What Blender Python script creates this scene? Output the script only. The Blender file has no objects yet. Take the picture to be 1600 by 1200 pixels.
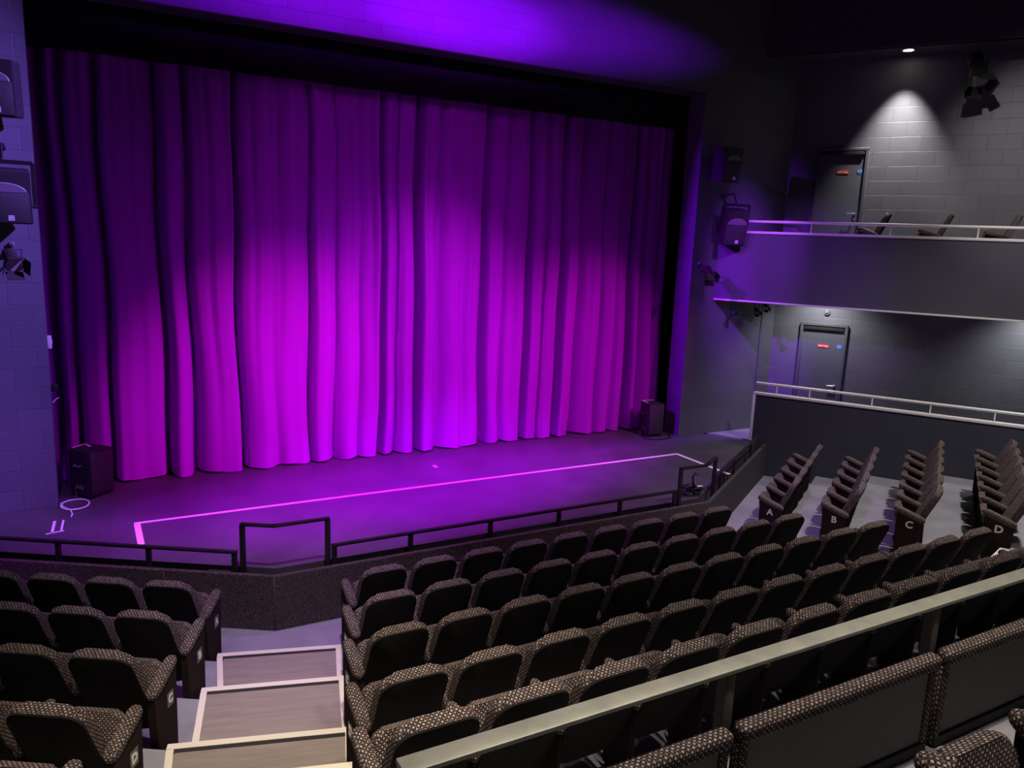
import bpy, bmesh, math, random
from mathutils import Vector, Matrix

# ------------------------------------------------------------------ camera, world, lights
S = bpy.context.scene
COL = S.collection
cam_d = bpy.data.cameras.new('camera')
cam = bpy.data.objects.new('camera', cam_d)
COL.objects.link(cam)
S.camera = cam
cam_d.sensor_width = 36.0
cam_d.lens = 1212.0 / 1600.0 * 36.0
cam_d.clip_end = 200
RM = Matrix(((0.8754329, 0.0558534, -0.4801017), (-0.4817629, 0.1810007, -0.8574050), (0.0390097, 0.9818957, 0.1853621)))
cam.matrix_world = Matrix.Translation((0, 0, 3.5)) @ RM.to_4x4()

S.view_settings.view_transform = 'Standard'
S.view_settings.look = 'None'
S.view_settings.gamma = 1.0
S.view_settings.exposure = 0.0
S.view_settings.use_curve_mapping = False

W = bpy.data.worlds.new('world')
S.world = W
W.use_nodes = True
W.node_tree.nodes['Background'].inputs[0].default_value = (0.9, 0.85, 1.0, 1)
W.node_tree.nodes['Background'].inputs[1].default_value = 0.012


def spot(name, loc, target, color, power, angle, blend=1.0, size=0.08):
    d = bpy.data.lights.new(name, 'SPOT')
    d.color = color
    d.energy = power
    d.spot_size = math.radians(angle)
    d.spot_blend = blend
    d.shadow_soft_size = size
    o = bpy.data.objects.new(name, d)
    o.location = loc
    o.rotation_euler = (Vector(target) - Vector(loc)).to_track_quat('-Z', 'Y').to_euler()
    COL.objects.link(o)
    return o


def area(name, loc, target, color, power, sx, sy):
    d = bpy.data.lights.new(name, 'AREA')
    d.shape = 'RECTANGLE'
    d.size = sx
    d.size_y = sy
    d.color = color
    d.energy = power
    o = bpy.data.objects.new(name, d)
    o.location = loc
    o.rotation_euler = (Vector(target) - Vector(loc)).to_track_quat('-Z', 'Y').to_euler()
    COL.objects.link(o)
    return o


# stage wash lanterns on the front-of-house bar
for x, tx, tz, p, c, ang in ((6.4, 2.2, 0.9, 4700, (0.92, 0.0, 0.78), 23), (7.6, 4.6, 1.6, 3300, (0.88, 0.0, 0.94), 26),
                             (9.5, 6.0, 0.9, 1000, (0.88, 0.0, 0.74), 26), (10.6, 7.55, 0.95, 3300, (0.86, 0.0, 0.72), 24)):
    spot('stage_wash_light', (x, 2.6, 7.9), (tx, 11.4, tz), c, p, ang)
spot('stage_wash_light', (4.4, 3.6, 7.9), (4.4, 11.2, 1.6), (0.62, 0.0, 0.88), 750, 62)
o = spot('stage_floor_light', (4.3, 8.0, 7.9), (4.1, 9.75, 0.0), (0.42, 0.0, 0.95), 17000, 66)
o.scale = (1.0, 0.40, 1.0)
spot('stage_wash_light', (4.3, 8.0, 7.9), (4.2, 9.2, 0.0), (0.55, 0.12, 0.9), 1300, 74)
# blue-violet light on the header over the opening (flat wide beam, shuttered top and bottom)
o = spot('header_light', (4.9, 2.0, 8.2), (4.4, 10.69, 6.58), (0.27, 0.0, 1.0), 8000, 70)
o.scale = (1.0, 0.13, 1.0)
o = spot('header_light', (5.2, 2.0, 8.2), (5.1, 10.69, 6.5), (0.27, 0.0, 1.0), 10000, 24)
o.scale = (1.0, 0.30, 1.0)
o = spot('left_side_light', (5.2, 6.4, 8.0), (-1.25, 10.69, 2.9), (0.31, 0.15, 1.0), 8800, 46)
o.scale = (0.30, 1.0, 1.0)
spot('left_side_light', (-0.5, 5.5, 7.9), (-0.9, 9.9, 0.0), (0.5, 0.12, 1.0), 2200, 24)  # added spot brightening the left end of the stage floor
spot('left_floor_light', (1.5, 4.5, 8.0), (1.3, 7.4, -0.5), (0.76, 0.58, 1.0), 1800, 36)  # added spot standing in for stage wash spilling onto this floor
spot('right_floor_light', (7.2, 5.0, 8.2), (8.7, 7.9, -0.5), (0.6, 0.3, 1.0), 1100, 34)  # added spot giving the floor by the right block a violet tint
# cross light from the left onto the right reveal, the wall and the gallery front
o = spot('cross_light', (0.2, 10.0, 7.2), (9.9, 10.55, 1.9), (0.27, 0.0, 1.0), 7500, 40, 1.0, 0.06)
o.scale = (0.17, 1.0, 1.0)
spot('fascia_light', (1.5, 6.0, 7.6), (10.9, 9.6, 3.0), (0.40, 0.12, 1.0), 1700, 20, 1.0, 0.06)
spot('right_wall_light', (7.6, 4.0, 8.0), (10.75, 10.69, 2.8), (0.38, 0.06, 1.0), 4200, 24)
bpy.context.scene.objects['right_wall_light'].scale = (0.55, 1.0, 1.0)
# neutral house lights above the seating
WARM = (1.0, 0.90, 0.80)
spot('house_light', (3.2, 1.8, 8.4), (3.4, 3.2, 0), WARM, 700, 68, 1.0, 0.2)
spot('house_light', (6.4, 2.4, 8.4), (6.7, 3.4, 0), WARM, 600, 68, 1.0, 0.2)
spot('house_light', (9.8, 4.0, 8.4), (10.2, 5.9, 0), (1.0, 0.94, 0.90), 1950, 74, 1.0, 0.2)
spot('house_light', (-1.2, 3.0, 8.4), (-0.9, 4.4, 0), WARM, 420, 62, 1.0, 0.2)
spot('aisle_downlight', (0.9, 2.4, 8.2), (0.95, 4.1, 0.0), (1.0, 0.86, 0.66), 2300, 38)
spot('front_rows_downlight', (2.4, 2.0, 8.3), (2.5, 1.75, 1.6), (1.0, 0.9, 0.76), 1100, 46)
# gallery downlights, and an added fill on the upper wall
spot('upper_gallery_downlight', (12.35, 8.94, 6.78), (12.64, 9.12, 4.3), (1.0, 0.96, 0.93), 680, 64, 1.0, 0.04)
spot('gallery_fill_light', (7.5, 5.0, 8.2), (13.9, 7.0, 4.6), (1.0, 0.94, 0.92), 1150, 36, 1.0, 0.1)  # unseen fill added to lift the upper gallery wall
spot('lower_gallery_downlight', (11.71, 9.60, 2.90), (12.15, 9.88, 1.1), (0.95, 0.97, 1.0), 130, 130, 1.0, 0.04)
spot('lower_gallery_downlight', (13.58, 6.70, 2.90), (14.0, 6.97, 1.1), (0.95, 0.97, 1.0), 150, 120, 1.0, 0.04)

# ------------------------------------------------------------------ layout constants
PI = math.pi
TH = math.radians(32.0)
ct, st = math.cos(TH), math.sin(TH)
PL = Vector((1.567, 7.61, 0))          # corner of the front wall, left
PR = Vector((7.49, 7.61, 0))           # corner of the front wall, right
UL = Vector((ct, -st, 0)); NL = Vector((-st, -ct, 0))
UR = Vector((ct, st, 0)); NR = Vector((st, -ct, 0))
UC = Vector((1, 0, 0)); NC = Vector((0, -1, 0))
YP = 10.69                              # proscenium wall plane
XL, XR = -0.39, 9.56                    # opening
ZO = 6.06
FX = Vector((10.15, YP, 0))             # where the gallery front meets the proscenium wall
LOWS = 3.87                             # low wall distance along the right block
FLOOR = dict(A=-0.60, B=-0.446, C=-0.276, D=-0.07, E=0.25, F=1.21)
TOP = dict(A=1.06, B=1.90, C=2.76, D=3.66, E=4.57)
EDGE = dict(A=0.0, B=0.88, C=1.72, D=2.62, E=3.42, F=5.66, END=8.6)


def gal(s, off, z):
    """point in the gallery: s metres from the proscenium wall, off metres behind its front"""
    return FX + NR * s + UR * off + Vector((0, 0, z))


# ------------------------------------------------------------------ materials
def new_mat(name):
    m = bpy.data.materials.new(name)
    m.use_nodes = True
    return m, m.node_tree.nodes, m.node_tree.links, m.node_tree.nodes['Principled BSDF']


def mat(name, col, rough=0.6, metal=0.0, noise=0.0, nscale=6.0, bump=0.0, bscale=80.0, spec=0.5, emit=None, estr=0.0):
    m, N, L, b = new_mat(name)
    b.inputs['Base Color'].default_value = (*col, 1)
    b.inputs['Roughness'].default_value = rough
    b.inputs['Metallic'].default_value = metal
    b.inputs['Specular IOR Level'].default_value = spec
    tc = N.new('ShaderNodeTexCoord')
    if noise:
        t = N.new('ShaderNodeTexNoise')
        t.inputs['Scale'].default_value = nscale
        t.inputs['Detail'].default_value = 6
        r = N.new('ShaderNodeValToRGB')
        r.color_ramp.elements[0].position = 0.3
        r.color_ramp.elements[1].position = 0.7
        r.color_ramp.elements[0].color = (*[c * (1 - noise) for c in col], 1)
        r.color_ramp.elements[1].color = (*[min(1, c * (1 + noise)) for c in col], 1)
        L.new(tc.outputs['Object'], t.inputs['Vector'])
        L.new(t.outputs['Fac'], r.inputs['Fac'])
        L.new(r.outputs['Color'], b.inputs['Base Color'])
    if bump:
        t2 = N.new('ShaderNodeTexNoise')
        t2.inputs['Scale'].default_value = bscale
        bp = N.new('ShaderNodeBump')
        bp.inputs['Strength'].default_value = bump
        bp.inputs['Distance'].default_value = 0.01
        L.new(tc.outputs['Object'], t2.inputs['Vector'])
        L.new(t2.outputs['Fac'], bp.inputs['Height'])
        L.new(bp.outputs['Normal'], b.inputs['Normal'])
    if emit:
        b.inputs['Emission Color'].default_value = (*emit, 1)
        b.inputs['Emission Strength'].default_value = estr
    return m


def mat_block(name, col, rough=0.5):
    """painted concrete blocks, laid out in UV metres"""
    m, N, L, b = new_mat(name)
    uv = N.new('ShaderNodeUVMap')
    br = N.new('ShaderNodeTexBrick')
    br.inputs['Scale'].default_value = 1.0
    br.inputs['Brick Width'].default_value = 0.50
    br.inputs['Row Height'].default_value = 0.25
    br.inputs['Mortar Size'].default_value = 0.006
    br.inputs['Mortar Smooth'].default_value = 0.6
    br.inputs['Color1'].default_value = (*[c * 1.06 for c in col], 1)
    br.inputs['Color2'].default_value = (*[c * 0.92 for c in col], 1)
    br.inputs['Mortar'].default_value = (*[c * 0.88 for c in col], 1)
    L.new(uv.outputs['UV'], br.inputs['Vector'])
    L.new(br.outputs['Color'], b.inputs['Base Color'])
    no = N.new('ShaderNodeTexNoise')
    no.inputs['Scale'].default_value = 7.0
    no.inputs['Detail'].default_value = 5
    L.new(uv.outputs['UV'], no.inputs['Vector'])
    mx = N.new('ShaderNodeMath')
    mx.operation = 'MULTIPLY_ADD'
    mx.inputs[1].default_value = -1.0
    L.new(br.outputs['Fac'], mx.inputs[0])
    m2 = N.new('ShaderNodeMath')
    m2.operation = 'MULTIPLY'
    m2.inputs[1].default_value = 0.5
    L.new(no.outputs['Fac'], m2.inputs[0])
    L.new(m2.outputs[0], mx.inputs[2])
    bp = N.new('ShaderNodeBump')
    bp.inputs['Strength'].default_value = 0.38
    bp.inputs['Distance'].default_value = 0.012
    L.new(mx.outputs[0], bp.inputs['Height'])
    L.new(bp.outputs['Normal'], b.inputs['Normal'])
    b.inputs['Roughness'].default_value = rough
    return m


def mat_weave(name, cell, dark, mid, light):
    """regular diamond-dotted weave in UV metres: dark ground, alternate brown and pale dots"""
    m, N, L, b = new_mat(name)
    uv = N.new('ShaderNodeUVMap')
    mp = N.new('ShaderNodeMapping')
    mp.inputs['Rotation'].default_value = (0, 0, math.radians(45))
    mp.inputs['Scale'].default_value = (1 / cell, 1 / cell, 1)
    L.new(uv.outputs['UV'], mp.inputs['Vector'])
    sx = N.new('ShaderNodeSeparateXYZ')
    L.new(mp.outputs['Vector'], sx.inputs['Vector'])

    def math_(op, a, v=None, b2=None):
        n = N.new('ShaderNodeMath')
        n.operation = op
        L.new(a, n.inputs[0])
        if v is not None:
            n.inputs[1].default_value = v
        if b2 is not None:
            L.new(b2, n.inputs[1])
        return n.outputs[0]
    odd = []
    for ax in (0, 1):
        f = math_('FLOOR', sx.outputs[ax])
        odd.append(math_('FLOORED_MODULO', f, 2.0))
    both = math_('MULTIPLY', odd[0], None, odd[1])
    anyo = math_('MAXIMUM', odd[0], None, odd[1])
    fl = N.new('ShaderNodeVectorMath')
    fl.operation = 'FLOOR'
    L.new(mp.outputs['Vector'], fl.inputs[0])
    wn = N.new('ShaderNodeTexWhiteNoise')
    L.new(fl.outputs['Vector'], wn.inputs['Vector'])
    mr = N.new('ShaderNodeMapRange')
    mr.inputs[3].default_value = 0.55
    mr.inputs[4].default_value = 1.35
    L.new(wn.outputs['Value'], mr.inputs[0])

    def rgbmix(fac, c1, c2):
        n = N.new('ShaderNodeMix')
        n.data_type = 'RGBA'
        L.new(fac, n.inputs[0])
        for idx, c in ((6, c1), (7, c2)):
            if isinstance(c, tuple):
                n.inputs[idx].default_value = (*c, 1)
            else:
                L.new(c, n.inputs[idx])
        return n.outputs[2]
    base = rgbmix(anyo, mid, dark)
    col = rgbmix(both, base, light)
    sc = N.new('ShaderNodeVectorMath')
    sc.operation = 'SCALE'
    L.new(col, sc.inputs[0])
    L.new(mr.outputs[0], sc.inputs['Scale'])
    L.new(sc.outputs['Vector'], b.inputs['Base Color'])
    b.inputs['Roughness'].default_value = 0.9
    b.inputs['Specular IOR Level'].default_value = 0.12
    return m


def mat_wood(name):
    m, N, L, b = new_mat(name)
    tc = N.new('ShaderNodeTexCoord')
    mp = N.new('ShaderNodeMapping')
    mp.inputs['Scale'].default_value = (1.2, 14, 1)
    m0 = N.new('ShaderNodeMapping')
    m0.inputs['Rotation'].default_value = (0, 0, math.radians(16))
    L.new(tc.outputs['Object'], m0.inputs['Vector'])
    L.new(m0.outputs['Vector'], mp.inputs['Vector'])
    no = N.new('ShaderNodeTexNoise')
    no.inputs['Scale'].default_value = 2.2
    no.inputs['Detail'].default_value = 8
    L.new(mp.outputs['Vector'], no.inputs['Vector'])
    r = N.new('ShaderNodeValToRGB')
    r.color_ramp.elements[0].position = 0.32
    r.color_ramp.elements[0].color = (0.235, 0.198, 0.168, 1)
    r.color_ramp.elements[1].position = 0.68
    r.color_ramp.elements[1].color = (0.30, 0.255, 0.215, 1)
    L.new(no.outputs['Fac'], r.inputs['Fac'])
    L.new(r.outputs['Color'], b.inputs['Base Color'])
    b.inputs['Roughness'].default_value = 0.55
    return m


def mat_stage():
    """black stage boards, scuffed and dusty"""
    m, N, L, b = new_mat('stage_black')
    tc = N.new('ShaderNodeTexCoord')
    no = N.new('ShaderNodeTexNoise')
    no.inputs['Scale'].default_value = 1.6
    no.inputs['Detail'].default_value = 9
    L.new(tc.outputs['Object'], no.inputs['Vector'])
    r = N.new('ShaderNodeValToRGB')
    r.color_ramp.elements[0].position = 0.3
    r.color_ramp.elements[0].color = (0.055, 0.05, 0.055, 1)
    r.color_ramp.elements[1].position = 0.75
    r.color_ramp.elements[1].color = (0.085, 0.078, 0.085, 1)
    L.new(no.outputs['Fac'], r.inputs['Fac'])
    vo = N.new('ShaderNodeTexVoronoi')
    vo.inputs['Scale'].default_value = 5.5
    vo.inputs['Randomness'].default_value = 1.0
    L.new(tc.outputs['Object'], vo.inputs['Vector'])
    lt = N.new('ShaderNodeMath')
    lt.operation = 'LESS_THAN'
    lt.inputs[1].default_value = 0.045
    L.new(vo.outputs['Distance'], lt.inputs[0])
    sp = N.new('ShaderNodeSeparateColor')
    L.new(vo.outputs['Color'], sp.inputs['Color'])
    gt = N.new('ShaderNodeMath')
    gt.operation = 'GREATER_THAN'
    gt.inputs[1].default_value = 0.86
    L.new(sp.outputs[0], gt.inputs[0])
    mu = N.new('ShaderNodeMath')
    mu.operation = 'MULTIPLY'
    L.new(lt.outputs[0], mu.inputs[0])
    L.new(gt.outputs[0], mu.inputs[1])
    mix = N.new('ShaderNodeMix')
    mix.data_type = 'RGBA'
    mix.inputs[7].default_value = (0.3, 0.28, 0.3, 1)
    L.new(mu.outputs[0], mix.inputs[0])
    L.new(r.outputs['Color'], mix.inputs[6])
    # board joints
    br = N.new('ShaderNodeTexBrick')
    br.inputs['Scale'].default_value = 1.0
    br.inputs['Brick Width'].default_value = 2.44
    br.inputs['Row Height'].default_value = 1.22
    br.inputs['Mortar Size'].default_value = 0.004
    br.inputs['Color1'].default_value = (1, 1, 1, 1)
    br.inputs['Color2'].default_value = (0.94, 0.94, 0.94, 1)
    br.inputs['Mortar'].default_value = (0.72, 0.72, 0.72, 1)
    L.new(tc.outputs['Object'], br.inputs['Vector'])
    m2 = N.new('ShaderNodeMix')
    m2.data_type = 'RGBA'
    m2.blend_type = 'MULTIPLY'
    m2.inputs[0].default_value = 1.0
    L.new(mix.outputs[2], m2.inputs[6])
    L.new(br.outputs['Color'], m2.inputs[7])
    L.new(m2.outputs[2], b.inputs['Base Color'])
    b.inputs['Roughness'].default_value = 0.5
    return m


M = {}
M['block'] = mat_block('painted_block_grey', (0.125, 0.125, 0.14))
M['block_pros'] = mat_block('painted_block_dark', (0.115, 0.115, 0.14))
M['fascia'] = mat('fascia_paint', (0.075, 0.075, 0.095), 0.6, noise=0.05, nscale=3)
M['lowwall'] = mat('low_wall_paint', (0.042, 0.042, 0.062), 0.6, noise=0.05, nscale=3)
M['black'] = mat('black_paint', (0.012, 0.012, 0.012), 0.8)
M['soffit'] = mat('soffit_shade', (0.05, 0.045, 0.05), 0.7)  # colour darkened for the dim light under the header
M['ceiling'] = mat('ceiling_dark', (0.06, 0.055, 0.06), 0.8)
M['border'] = mat('black_serge', (0.01, 0.01, 0.01), 0.95, spec=0.1)
M['curtain'] = mat('purple_velour', (0.44, 0.022, 0.58), 0.9, bump=0.15, bscale=220, spec=0.1)
M['stage'] = mat_stage()
M['tape'] = mat('white_tape', (0.85, 0.82, 0.85), 0.5)
M['floor'] = mat('grey_floor', (0.27, 0.26, 0.29), 0.6, noise=0.14, nscale=2.5)
M['wood'] = mat_wood('tread_boards')
M['strip'] = mat('cream_nosing', (0.78, 0.72, 0.58), 0.5)
M['rubber'] = mat('black_insert', (0.02, 0.018, 0.018), 0.8)
M['weave'] = mat_weave('seat_weave', 0.0092, (0.021, 0.016, 0.016), (0.08, 0.052, 0.05), (0.33, 0.27, 0.245))
M['carpet'] = mat_weave('wall_carpet', 0.010, (0.03, 0.023, 0.023), (0.06, 0.043, 0.04), (0.20, 0.155, 0.14))
M['cloth'] = mat('black_back_cloth', (0.015, 0.0125, 0.0125), 0.9, spec=0.15, noise=0.3, nscale=150)
M['panelcloth'] = mat('black_side_carpet', (0.026, 0.019, 0.017), 0.95, spec=0.1, noise=0.35, nscale=120)
M['metalblack'] = mat('black_steel', (0.014, 0.013, 0.014), 0.45, spec=0.4)
M['white'] = mat('white_gloss', (0.80, 0.77, 0.74), 0.35)
M['plaque'] = mat('plaque_steel', (0.17, 0.165, 0.155), 0.45, metal=0.2)
M['letter'] = mat('letter_white', (0.9, 0.89, 0.85), 0.5)
M['steel'] = mat('worn_steel', (0.34, 0.335, 0.285), 0.45, metal=0.25, noise=0.15, nscale=9)
M['darksteel'] = mat('brown_steel', (0.10, 0.085, 0.065), 0.5, spec=0.3)
M['chrome'] = mat('bright_metal', (0.8, 0.8, 0.8), 0.2, metal=0.9)
M['wallgrey'] = mat('grey_wall_cloth', (0.055, 0.052, 0.052), 0.85, noise=0.15, nscale=40, spec=0.2)
M['vinyl'] = mat('grey_vinyl', (0.055, 0.055, 0.052), 0.6, noise=0.1, nscale=8)
M['door'] = mat('door_paint', (0.11, 0.112, 0.13), 0.45)
M['doorframe'] = mat('door_frame_paint', (0.09, 0.09, 0.105), 0.45)
M['speaker'] = mat('speaker_black', (0.024, 0.022, 0.024), 0.55)
M['grille'] = mat('speaker_grille', (0.036, 0.034, 0.036), 0.6, bump=0.5, bscale=260)
M['horn'] = mat('speaker_horn', (0.16, 0.15, 0.165), 0.5)
M['red'] = mat('sign_red', (0.6, 0.03, 0.03), 0.4)
M['blue'] = mat('sign_blue', (0.05, 0.22, 0.60), 0.4)
M['lamp'] = mat('lamp_glow', (1, 1, 1), 0.5, emit=(1.0, 0.93, 0.8), estr=14)
M['lens'] = mat('lantern_lens', (0.25, 0.25, 0.24), 0.15)
M['cable'] = mat('white_cable', (0.75, 0.72, 0.75), 0.5)
M['blackcable'] = mat('black_cable', (0.012, 0.012, 0.012), 0.5)


# ------------------------------------------------------------------ mesh helpers
def finish(bm, name, m, parent=None, smooth=True, loc=None, rot=None):
    me = bpy.data.meshes.new(name)
    bmesh.ops.recalc_face_normals(bm, faces=bm.faces)
    if m in (M.get('weave'), M.get('carpet')):
        ul = bm.loops.layers.uv.verify()
        for f in bm.faces:
            n = f.normal
            ax = max(range(3), key=lambda i: abs(n[i]) + (0.001 if i == 2 else 0))
            for lp in f.loops:
                c = lp.vert.co
                lp[ul].uv = ((c.x, c.y) if ax == 2 else (c.x, c.z) if ax == 1 else (c.y, c.z))
    bm.to_mesh(me)
    bm.free()
    if smooth:
        me.shade_smooth()
        try:
            me.set_sharp_from_angle(angle=math.radians(38))
        except Exception:
            pass
    me.materials.append(m)
    o = bpy.data.objects.new(name, me)
    COL.objects.link(o)
    if parent:
        o.parent = parent
    if loc is not None:
        o.location = loc
    if rot is not None:
        o.rotation_euler = rot
    return o


def box_bm(bm, c, s, rot=None, bev=0.0, seg=2):
    """box centred at c with sizes s; rot = 3x3"""
    r = bmesh.ops.create_cube(bm, size=1.0)
    vs = r['verts']
    mtx = Matrix.Translation(Vector(c)) @ (rot.to_4x4() if rot else Matrix.Identity(4)) @ Matrix.Diagonal((*s, 1))
    bmesh.ops.transform(bm, matrix=mtx, verts=vs)
    if bev:
        es = list({e for v in vs for e in v.link_edges})
        bmesh.ops.bevel(bm, geom=es, offset=bev, segments=seg, profile=0.5, affect='EDGES')
    return vs


def cyl_bm(bm, a, b, r, seg=16, r2=None):
    a, b = Vector(a), Vector(b)
    d = b - a
    q = d.to_track_quat('Z', 'Y').to_matrix().to_4x4()
    bmesh.ops.create_cone(bm, cap_ends=True, segments=seg, radius1=r, radius2=r if r2 is None else r2, depth=d.length,
                          matrix=Matrix.Translation((a + b) / 2) @ q)


def bar_bm(bm, a, b, w, h, up=(0, 0, 1), bev=0.0):
    """rectangular bar from a to b; w sideways, h along up"""
    a, b = Vector(a), Vector(b)
    d = (b - a)
    x = d.normalized()
    z = Vector(up)
    y = z.cross(x).normalized()
    z = x.cross(y)
    R3 = Matrix((x, y, z)).transposed()
    box_bm(bm, (a + b) / 2, (d.length, w, h), R3, bev)


def poly_bm(bm, outline, z0, z1):
    """vertical prism from a 2D outline"""
    lo = [bm.verts.new((p[0], p[1], z0)) for p in outline]
    hi = [bm.verts.new((p[0], p[1], z1)) for p in outline]
    bm.faces.new(lo[::-1])
    bm.faces.new(hi)
    n = len(outline)
    for i in range(n):
        bm.faces.new((lo[i], lo[(i + 1) % n], hi[(i + 1) % n], hi[i]))


def tube_bm(bm, pts, r, seg=8):
    pts = [Vector(p) for p in pts]
    rings = []
    for i, p in enumerate(pts):
        t = (pts[min(i + 1, len(pts) - 1)] - pts[max(i - 1, 0)]).normalized()
        ref = Vector((0, 0, 1)) if abs(t.z) < 0.9 else Vector((1, 0, 0))
        a = t.cross(ref).normalized()
        b = t.cross(a)
        rings.append([bm.verts.new(p + (a * math.cos(2 * PI * k / seg) + b * math.sin(2 * PI * k / seg)) * r) for k in range(seg)])
    for A, B in zip(rings, rings[1:]):
        for k in range(seg):
            bm.faces.new((A[k], A[(k + 1) % seg], B[(k + 1) % seg], B[k]))
    bm.faces.new(rings[0][::-1])
    bm.faces.new(rings[-1])


def wall_bm(bm, a, b, z0, z1, thick, side, uvl=None):
    """vertical wall slab with its visible face through a-b and its body on 'side'; UVs in metres"""
    a, b, side = Vector(a), Vector(b), Vector(side).normalized() * thick
    d = (b - a).length
    uvl = uvl or bm.loops.layers.uv.verify()
    P = {}
    for i, p in enumerate((a, b)):
        for j, z in enumerate((z0, z1)):
            for k in (0, 1):
                q = p + side * k
                P[i, j, k] = bm.verts.new((q.x, q.y, z))
    faces = [((0, 0, 0), (1, 0, 0), (1, 1, 0), (0, 1, 0)), ((0, 0, 1), (1, 0, 1), (1, 1, 1), (0, 1, 1)),
             ((0, 0, 0), (0, 0, 1), (0, 1, 1), (0, 1, 0)), ((1, 0, 0), (1, 0, 1), (1, 1, 1), (1, 1, 0)),
             ((0, 1, 0), (1, 1, 0), (1, 1, 1), (0, 1, 1)), ((0, 0, 0), (1, 0, 0), (1, 0, 1), (0, 0, 1))]
    t = Vector((b - a)).normalized()
    for f in faces:
        fc = bm.faces.new([P[k] for k in f])
        fl = [P[k].co for k in f]
        flat = all(abs(v.z - fl[0].z) < 1e-6 for v in fl)
        for lp in fc.loops:
            co = lp.vert.co
            s = (co - a).dot(t) + (co - a).dot(side.normalized())
            lp[uvl].uv = (s + a.x * 0, co.z if not flat else (co - a).dot(side.normalized()))


def empty(name, loc, rz=0.0):
    o = bpy.data.objects.new(name, None)
    o.empty_display_size = 0.1
    o.location = loc
    o.rotation_euler = (0, 0, rz)
    COL.objects.link(o)
    return o


def tag(o, label=None, cat=None, group=None, kind=None):
    if label:
        o['label'] = label
    if cat:
        o['category'] = cat
    if group:
        o['group'] = group
    if kind:
        o['kind'] = kind
    return o


def struct(o, label, cat):
    return tag(o, label, cat, kind='structure')


def text_obj(name, body, size, m, parent, loc, rot, extrude=0.001, bold=0.0, shear=0.0):
    cu = bpy.data.curves.new(name, 'FONT')
    cu.body = body
    cu.size = size
    cu.align_x = 'CENTER'
    cu.align_y = 'CENTER'
    cu.extrude = extrude
    cu.offset = bold
    cu.resolution_u = 3
    cu.materials.append(m)
    tmp = bpy.data.objects.new('tmp', cu)
    if shear:
        cu.shear = shear
    COL.objects.link(tmp)
    bpy.context.view_layer.update()
    me = bpy.data.meshes.new_from_object(tmp.evaluated_get(bpy.context.evaluated_depsgraph_get()))
    bpy.data.objects.remove(tmp)
    o = bpy.data.objects.new(name, me)
    COL.objects.link(o)
    o.parent = parent
    o.location = loc
    if isinstance(rot, Matrix):
        o.rotation_euler = rot.to_euler()
    else:
        o.rotation_euler = rot
    return o


def facing(normal):
    """3x3 with local +Z along normal, local +Y upwards (for text and flat plates)"""
    z = Vector(normal).normalized()
    x = Vector((0, 0, 1)).cross(z).normalized()
    y = z.cross(x)
    return Matrix((x, y, z)).transposed()


# ------------------------------------------------------------------ the setting
def offs(d, lext=4.6, rlen=LOWS):
    """front wall polyline moved d metres towards the audience"""
    t = math.tan(TH / 2)
    pl = PL + NC * d - UC * (d * t)
    pr = PR + NC * d + UC * (d * t)
    le = PL + NL * d - UL * lext
    re = PR + NR * d + UR * rlen
    return [le, pl, pr, re]


def ring(name, d0, d1, z0, z1, m, lext=4.6, rlen=LOWS):
    a, b = offs(d0, lext, rlen), offs(d1, lext, rlen)
    bm = bmesh.new()
    for i in range(3):
        poly_bm(bm, [(p.x, p.y) for p in (a[i], a[i + 1], b[i + 1], b[i])], z0, z1)
    bmesh.ops.remove_doubles(bm, verts=bm.verts, dist=1e-5)
    return finish(bm, name, m, smooth=False)


tiers = [('A', 'B'), ('B', 'C'), ('C', 'D'), ('D', 'E'), ('E', 'F'), ('F', 'END')]
for k, nx in tiers:
    o = ring('floor_tier', EDGE[k] - (0.3 if k == 'A' else 0), EDGE[nx] + 0.02, FLOOR[k] - (0.25 if k != 'F' else 1.2), FLOOR[k], M['floor'])
    struct(o, f'grey raked seating floor carrying row {k}' if k != 'A' else 'flat grey floor in front of the carpeted stage wall', 'floor')

# stage floor
a = offs(-0.20, 4.6, LOWS - 0.03)
back = 13.0
bm = bmesh.new()
poly_bm(bm, [(p.x, p.y) for p in a] + [(gal(0, 0.0, 0).x, YP), (14.5, YP), (14.5, back), (-6, back), (-6, a[0].y)], -0.55, 0.0)
struct(finish(bm, 'floor_stage', M['stage'], smooth=False), 'dark scuffed stage floor lit purple in front of the curtain', 'floor')
# dark slot between wall and stage
o = ring('floor_slot', -0.30, -0.02, -0.50, -0.22, M['black'])
struct(o, 'black slot between the carpeted front wall and the stage', 'floor')

# carpeted front wall in three runs
for nm, p, q, lab in (('wall_front_left', PL - UL * 4.6, PL, 'left'), ('wall_front_centre', PL, PR, 'centre'),
                      ('wall_front_right', PR, PR + UR * (LOWS - 0.02), 'right')):
    dvec = (q - p).normalized()
    nrm = Vector((dvec.y, -dvec.x, 0))
    bm = bmesh.new()
    L_ = (q - p).length
    nseg = max(1, round(L_ / 1.25))
    for i in range(nseg):
        A = p + dvec * (L_ * i / nseg + 0.002)
        B = p + dvec * (L_ * (i + 1) / nseg - 0.002)
        c = (A + B) / 2 - nrm * 0.03
        R3 = Matrix((dvec, -nrm, Vector((0, 0, 1)))).transposed()
        box_bm(bm, (c.x, c.y, -0.305), (L_ / nseg - 0.004, 0.06, 0.61), R3, 0.006, 1)
    o = finish(bm, nm, M['carpet'] if lab != 'right' else M['wallgrey'])
    struct(o, f'low dark carpeted wall below the stage edge, {lab} run', 'wall')

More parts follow.
